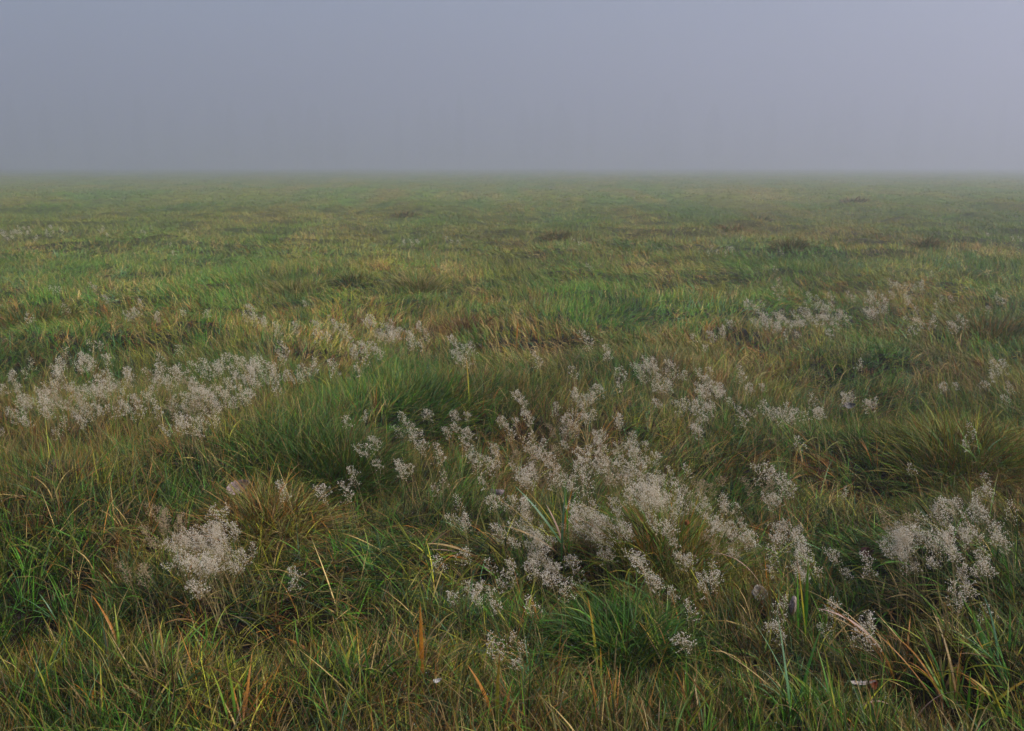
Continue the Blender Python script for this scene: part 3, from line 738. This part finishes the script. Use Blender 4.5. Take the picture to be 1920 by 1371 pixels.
clump(1500, 1195, "tall upright broad green blades with one orange tipped blade at lower right", [(100, .34, 2, 8, .012, 'g'), (110, .30, 6, 16, .009, 'g'), (150, .34, 8, 14, .010, 'r'), (170, .22, 10, 30, .008, 'y'), (60, .20, 12, 40, .007, 'g'), (20, .20, 20, 50, .007, 'o')])
clump(1562, 1185, "short yellow green broad blades beside the tall upright pair", [(90, .20, 2, 10, .008, 'y'), (70, .17, 10, 20, .007, 'o'), (140, .18, 14, 40, .006, 'g')])
clump(1065, 1030, "fan of broad leaves with a dark red tip in the middle foreground", [(165, .42, 28, 48, .013, 'r'), (160, .40, 34, 55, .012, 'b'), (170, .38, 40, 60, .011, 'o'), (175, .32, 50, 80, .010, 's'), (80, .34, 3, 12, .011, 'b'), (60, .32, 10, 30, .009, 'a'), (30, .26, 12, 40, .009, 'a'), (120, .30, 8, 20, .008, 'g'), (150, .26, 15, 35, .012, 'k')])
clump(905, 1030, "flattened rust and blue green leaves lying left of the dark hollow", [(180, .20, 70, 92, .014, 'a'), (170, .22, 62, 85, .013, 'b'), (185, .30, 55, 100, .010, 's'), (20, .16, 60, 90, .009, 'a'), (200, .26, 60, 95, .009, 'k')])
clump(1780, 1275, "large ragged clump of orange and green blades in the lower right corner", rnd_leaves(4, 34, 110, 75, .30, 34, .010, 'ooaaysyg'))
clump(1690, 1240, "straw and rust blades arching left beside the large ragged clump", [(165, .36, 30, 70, .011, 'a'), (160, .40, 35, 75, .012, 's'), (155, .30, 40, 80, .010, 's'), (170, .34, 30, 85, .010, 'k')] + rnd_leaves(5, 10, 120, 80, .22, 40, .009, 'aosg'))
clump(1880, 1240, "stiff green blades with yellow tips at the right edge of the foreground", rnd_leaves(6, 16, 120, 60, .28, 30, .010, 'gyybg'))
clump(1700, 1350, "pale dead blade arching over at the lower right", [(200, .30, 10, 150, .010, 'k'), (160, .22, 30, 120, .008, 's'), (20, .26, 20, 120, .007, 'k')])
clump(1830, 1345, "short upright green blades standing in the dark gap at lower right", [(90, .20, 2, 8, .010, 'g'), (95, .16, 4, 10, .008, 'g'), (60, .18, 6, 20, .009, 'y'), (10, .28, 40, 70, .010, 'o'), (150, .2, 20, 60, .008, 'a')])
clump(300, 1240, "yellow tipped broad green blades in the lower left foreground", rnd_leaves(8, 18, 105, 60, .28, 26, .010, 'ygyyog'))
clump(390, 1215, "lime green blades crossing right of the yellow tipped ones at lower left", rnd_leaves(9, 12, 120, 70, .24, 28, .009, 'gyy'))
clump(235, 1230, "long rusty blade bending over in the lower left foreground", [(150, .30, 20, 60, .011, 'a'), (120, .24, 10, 40, .008, 'y'), (60, .2, 20, 60, .008, 's')])
clump(580, 1220, "three bright blades among brown stems left of centre in the foreground", [(90, .22, 4, 12, .011, 'y'), (120, .18, 14, 40, .008, 'g'), (40, .18, 20, 60, .009, 'a'), (170, .16, 40, 80, .010, 'a')])
clump(790, 1265, "bright orange blade standing over matted straw in the foreground", [(110, .26, 4, 14, .013, 'a'), (130, .18, 14, 40, .009, 'o'), (60, .16, 10, 30, .009, 'y'), (170, .26, 60, 88, .010, 'k')])
clump(660, 1250, "yellow and orange blades beside the matted straw in the foreground", rnd_leaves(12, 9, 110, 60, .22, 24, .009, 'oya'))
clump(1140, 1270, "two slender golden blades in the foreground just right of centre", [(130, .30, 10, 24, .009, 'o'), (100, .16, 6, 16, .008, 'o'), (70, .2, 20, 50, .006, 's')])
clump(945, 1345, "golden and rust blades at the bottom middle of the foreground", [(100, .24, 3, 14, .011, 'o'), (150, .20, 18, 40, .012, 'a'), (170, .26, 40, 60, .008, 's'), (50, .18, 14, 40, .007, 'g')])
clump(1660, 1130, "lime green blade slanting over the edge of the large dark hollow", [(40, .22, 48, 62, .012, 'g'), (60, .16, 40, 60, .008, 'y'), (30, .2, 60, 70, .007, 's')])
clump(1440, 1110, "thin rust and cream blades arching over the pale curled leaf", [(175, .34, 20, 100, .007, 'k'), (10, .26, 20, 90, .006, 's'), (150, .30, 35, 55, .009, 'o'), (100, .20, 5, 20, .006, 'a')])
clump(1840, 870, "spray of green broad blades on the brown rise at the right", rnd_leaves(15, 14, 95, 80, .30, 30, .010, 'ggyb'))
clump(60, 1290, "dewy green blades in the bottom left corner", rnd_leaves(16, 12, 80, 70, .26, 26, .009, 'gby'))
clump(180, 1330, "rust brown blades in the bottom left foreground", rnd_leaves(17, 10, 100, 80, .2, 40, .009, 'aas'))
clump(1300, 1330, "mixed green and golden blades at the bottom right of centre", rnd_leaves(18, 9, 120, 70, .2, 34, .008, 'gos'))
clump(445, 985, "tangled rust and gold blades behind the lower left white cluster", rnd_leaves(19, 12, 100, 90, .22, 44, .007, 'oas'))
clump(1640, 860, "orange brown blades on the rise in the right middle ground", rnd_leaves(20, 12, 100, 90, .22, 34, .008, 'oaa'))
clump(1500, 1320, "crossing blue green and straw blades at the bottom right", [(60, .36, 48, 70, .010, 'g'), (130, .34, 30, 55, .009, 'b'), (150, .36, 50, 75, .008, 's'), (100, .3, 20, 30, .008, 'b')] + rnd_leaves(21, 8, 120, 80, .24, 44, .008, 'gsob'))
clump(700, 1050, "bright green blades fanning left on the laid grass", rnd_leaves(22, 16, 140, 35, .22, 46, .006, 'ggy'))
clump(965, 650, "single upright orange blade at the back of the deep green tussocks", [(90, .30, 2, 8, .014, 'a'), (60, .2, 10, 30, .01, 's')])
clump(880, 760, "pale straw stem arching at the right of the dark green tussock", [(100, .40, 4, 20, .009, 'o'), (30, .36, 10, 110, .008, 's')])

clump(120, 1150, "fresh green blades rising from the dark hollow at the left edge", rnd_leaves(31, 10, 110, 60, .26, 30, .008, 'ggb'))
clump(450, 1330, "gold and rust blades at the bottom left of centre", rnd_leaves(32, 12, 110, 80, .22, 34, .009, 'oaay'))
clump(1010, 1170, "narrow rust and green blades below the dark central hollow", rnd_leaves(33, 9, 110, 70, .2, 34, .007, 'oag'))
clump(1240, 1200, "lime and gold blades beside the dark green fan shaped tussock", rnd_leaves(34, 9, 90, 70, .22, 30, .008, 'yog'))
clump(1580, 1340, "bundle of vivid green blades at the lower edge right of centre", rnd_leaves(35, 11, 110, 60, .26, 28, .009, 'ggyb'))
clump(1900, 1340, "orange and lime blades in the bottom right corner", rnd_leaves(36, 12, 120, 60, .24, 34, .009, 'oyg'))
clump(620, 1340, "pale straw and green blades at the bottom edge left of centre", rnd_leaves(37, 9, 100, 70, .2, 34, .007, 'sgg'))
clump(1150, 1345, "upright green and rust blades at the bottom edge right of the golden pair", rnd_leaves(38, 10, 100, 60, .22, 26, .008, 'gra'))

# ------------------------------------------------------------------ fallen leaves
def fallen(px, py, label, L, W, curl, c1, c2, rz, tilt=(0, 0), lift=.05, cup=.5, name="fallen_leaf", cat="fallen leaf"):
    """a dry tree leaf: pointed oval blade, curled, 1 mm thick, with its stalk and veins"""
    r = np.random.RandomState(int(px + py)); nx, ny = 15, 9; V = []; C = []
    for i in range(nx):
        t = i / (nx - 1); wd = W * .5 * max(.03, math.sin(math.pi * t ** .8) ** .8) * (1 + .08 * math.sin(t * 40))
        for j in range(ny):
            q = (j / (ny - 1)) * 2 - 1
            a = curl * (t - .5); x = math.sin(a) / max(abs(curl), .1) * L; z = (1 - math.cos(a)) / max(abs(curl), .1) * L
            V.append((x, q * wd, z + cup * W * q * q + r.uniform(-1, 1) * .0012 + .002 * math.sin(t * 30 + abs(q) * 6)))
            vein = abs(q) < .1 or abs(math.sin(t * 22 - abs(q) * 4)) < .2
            c = np.array(c2 if vein else c1) * r.uniform(.75, 1.2); C.append((*c, 1))
    V = np.array(V); C = np.array(C); Q = []
    for i in range(nx - 1):
        for j in range(ny - 1):
            b = i * ny + j; Q.append((b, b + 1, b + ny + 1, b + ny))
    me = make_mesh(name, [(V, C, np.array(Q))], [M_DEAD], True)
    x, y, z = ground_at(px, py, lift)
    o = obj(name, me); o.location = (x, y, z + lift); o.rotation_euler = (R(tilt[0]), R(tilt[1]), R(rz))
    md = o.modifiers.new("thickness", 'SOLIDIFY'); md.thickness = .0008
    tag(o, label, cat)
    sk = obj("leaf_stalk", make_mesh("leaf_stalk", [tube([(-.5 * L * .9, 0, (1 - math.cos(curl * .45)) / max(abs(curl), .1) * L), (-.62 * L, .004, .006), (-.78 * L, .012, .004)], .0009, 5)], [M_STALK], True), o)
    return o
fallen(448, 918, "grey mauve dry leaf half buried in grass above the lower left white cluster", .12, .07, 1.2, (.34, .26, .25), (.42, .34, .30), 25, (50, -20), 0.105)
fallen(1420, 1112, "pale grey rounded leaf in the grass left of the tall green blades", .065, .058, .9, (.52, .48, .42), (.36, .30, .24), 10, (60, 10), 0.062, .35)
fallen(1487, 1150, "shrivelled grey brown leaf hanging at the foot of the tall green blades", .09, .03, 2.0, (.34, .27, .24), (.2, .13, .1), 90, (10, 60), 0.074, 1.0)
fallen(1615, 1282, "narrow two toned leaf, white and brown, lying at lower right", .09, .014, 1.1, (.50, .46, .44), (.36, .2, .1), 4, (30, 0), 0.093, .3)
fallen(1632, 1287, "small red brown leaf beside the narrow white leaf", .05, .03, .8, (.24, .05, .02), (.12, .03, .02), 50, (40, 0), 0.081, .4)
fallen(818, 1278, "tiny silvery leaf among straw at the foot of the picture centre", .034, .013, 2.2, (.62, .60, .58), (.45, .4, .36), 30, (40, 0), 0.093, .4)
fallen(1622, 1038, "dark purple brown leaf above the small dark hollow at right", .07, .045, .9, (.09, .035, .035), (.14, .07, .06), 20, (45, 0), 0.087, .4)
fallen(1590, 762, "slate grey leaf under the flowering tuft over the dark gap", .10, .05, .9, (.13, .125, .12), (.2, .19, .18), 15, (55, 0), 0.099, .4)
fallen(108, 876, "dark grey leaf in the deep green grass at the left", .10, .06, .9, (.07, .075, .09), (.12, .12, .13), 20, (45, 0), 0.099, .4)
fallen(1365, 1015, "dark curled leaf beneath the lower end of the central white drift", .07, .04, 1.4, (.10, .06, .05), (.16, .1, .08), 70, (30, 0), 0.087, .6)
fallen(930, 925, "mauve grey leaf left of the broad leaf fan", .08, .04, 1.2, (.26, .20, .20), (.34, .28, .26), 160, (45, 0), 0.105, .5)
fallen(1285, 985, "rust spotted leaf caught in the central white drift", .05, .03, 1.0, (.3, .1, .03), (.2, .08, .03), 80, (50, 0), 0.124, .4)

# ------------------------------------------------------------------ the wood beyond the fog
def build_wood():
    r = np.random.RandomState(77); chunks = []
    n_tree = 60
    for i in range(n_tree):
        y = 600 + r.rand() * 110; x = -.75 * y + 1.5 * y * (i + r.rand() * 1.6) / n_tree
        H = 32 + 14 * r.rand(); cr = (5.5 + 3.5 * r.rand()) if i % 3 else (3.0 + 2.0 * r.rand())
        px = np.linspace(0, 1, 9)[:, None]
        pts = np.concatenate([x + px * r.randn() * 1.2, y + px * 0, px * H * .92], 1)
        V, _, Q = tube(pts, np.linspace(.42, .06, 9), 7); chunks.append((V, np.tile([.06, .05, .04, 1], (len(V), 1)), Q))
        for b in range(22):     # limbs
            t = .18 + .75 * r.rand(); a = r.rand() * 6.283; L = cr * (1.15 - t * .7)
            p0 = pts[0] + (pts[-1] - pts[0]) * t; d = np.array([math.cos(a), math.sin(a), 1.1])
            V, _, Q = tube([p0, p0 + d * L * .5, p0 + d * L * np.array([.85, .85, 1.1])], [.12, .07, .02], 4)
            chunks.append((V, np.tile([.06, .05, .04, 1], (len(V), 1)), Q))
        m = 900
        t = .16 + .86 * r.rand(m) ** .9; rad = cr * np.sin(np.clip(t, 0, 1) ** .8 * math.pi * .93 + .12) ** .7
        lob = .65 + .5 * vnoise(t * 9 + i, r.rand(m) * 5 + i * 3, 88)
        a = r.rand(m) * 6.283; q = np.sqrt(r.rand(m)) * rad * lob
        c = np.stack([x + np.cos(a) * q, y + np.sin(a) * q, t * H], 1)
        n1 = r.randn(m, 3); n1 /= np.linalg.norm(n1, axis=1)[:, None]; n2 = np.cross(n1, r.randn(m, 3)); n2 /= np.linalg.norm(n2, axis=1)[:, None]
        s = (.6 + .7 * r.rand(m))[:, None]
        V = np.stack([c - n1 * s, c + n2 * s * .6, c + n1 * s, c - n2 * s * .6], 1).reshape(-1, 3)
        cc = np.array([.05, .065, .03]) * (.5 + r.rand(m)[:, None]) ; C = np.repeat(np.concatenate([cc, np.ones((m, 1))], 1), 4, 0)
        chunks.append((V, C, (np.arange(m) * 4)[:, None] + np.arange(4)[None]))
    o = obj("far_wood", make_mesh("far_wood", chunks, [M_FAR]))
    tag(o, "barely visible wood of tall trees behind the fog at the far side of the meadow", "wood", kind="stuff")
build_wood()

# ------------------------------------------------------------------ haze
def build_haze():
    me = bpy.data.meshes.new("haze")
    s, b, t = 1300.0, -1.6, FOG_TOP
    v = [(-s, -s, b), (s, -s, b), (s, s, b), (-s, s, b), (-s, -s, t), (s, -s, t), (s, s, t), (-s, s, t)]
    f = [(0, 3, 2, 1), (4, 5, 6, 7), (0, 1, 5, 4), (1, 2, 6, 5), (2, 3, 7, 6), (3, 0, 4, 7)]
    me.from_pydata(v, [], f)
    m = bpy.data.materials.new("haze"); m.use_nodes = True
    n = m.node_tree.nodes; n.clear(); l = m.node_tree.links
    out = n.new("ShaderNodeOutputMaterial"); pv = n.new("ShaderNodeVolumePrincipled")
    pv.inputs["Color"].default_value = (.86, .852, .99, 1)
    pv.inputs["Density"].default_value = FOG
    pv.inputs["Anisotropy"].default_value = .6
    l.new(pv.outputs[0], out.inputs["Volume"])
    me.materials.append(m)
    o = obj("haze", me)
    tag(o, "pale blue grey morning fog lying over the meadow and hiding everything beyond it", "fog", kind="stuff")
build_haze()
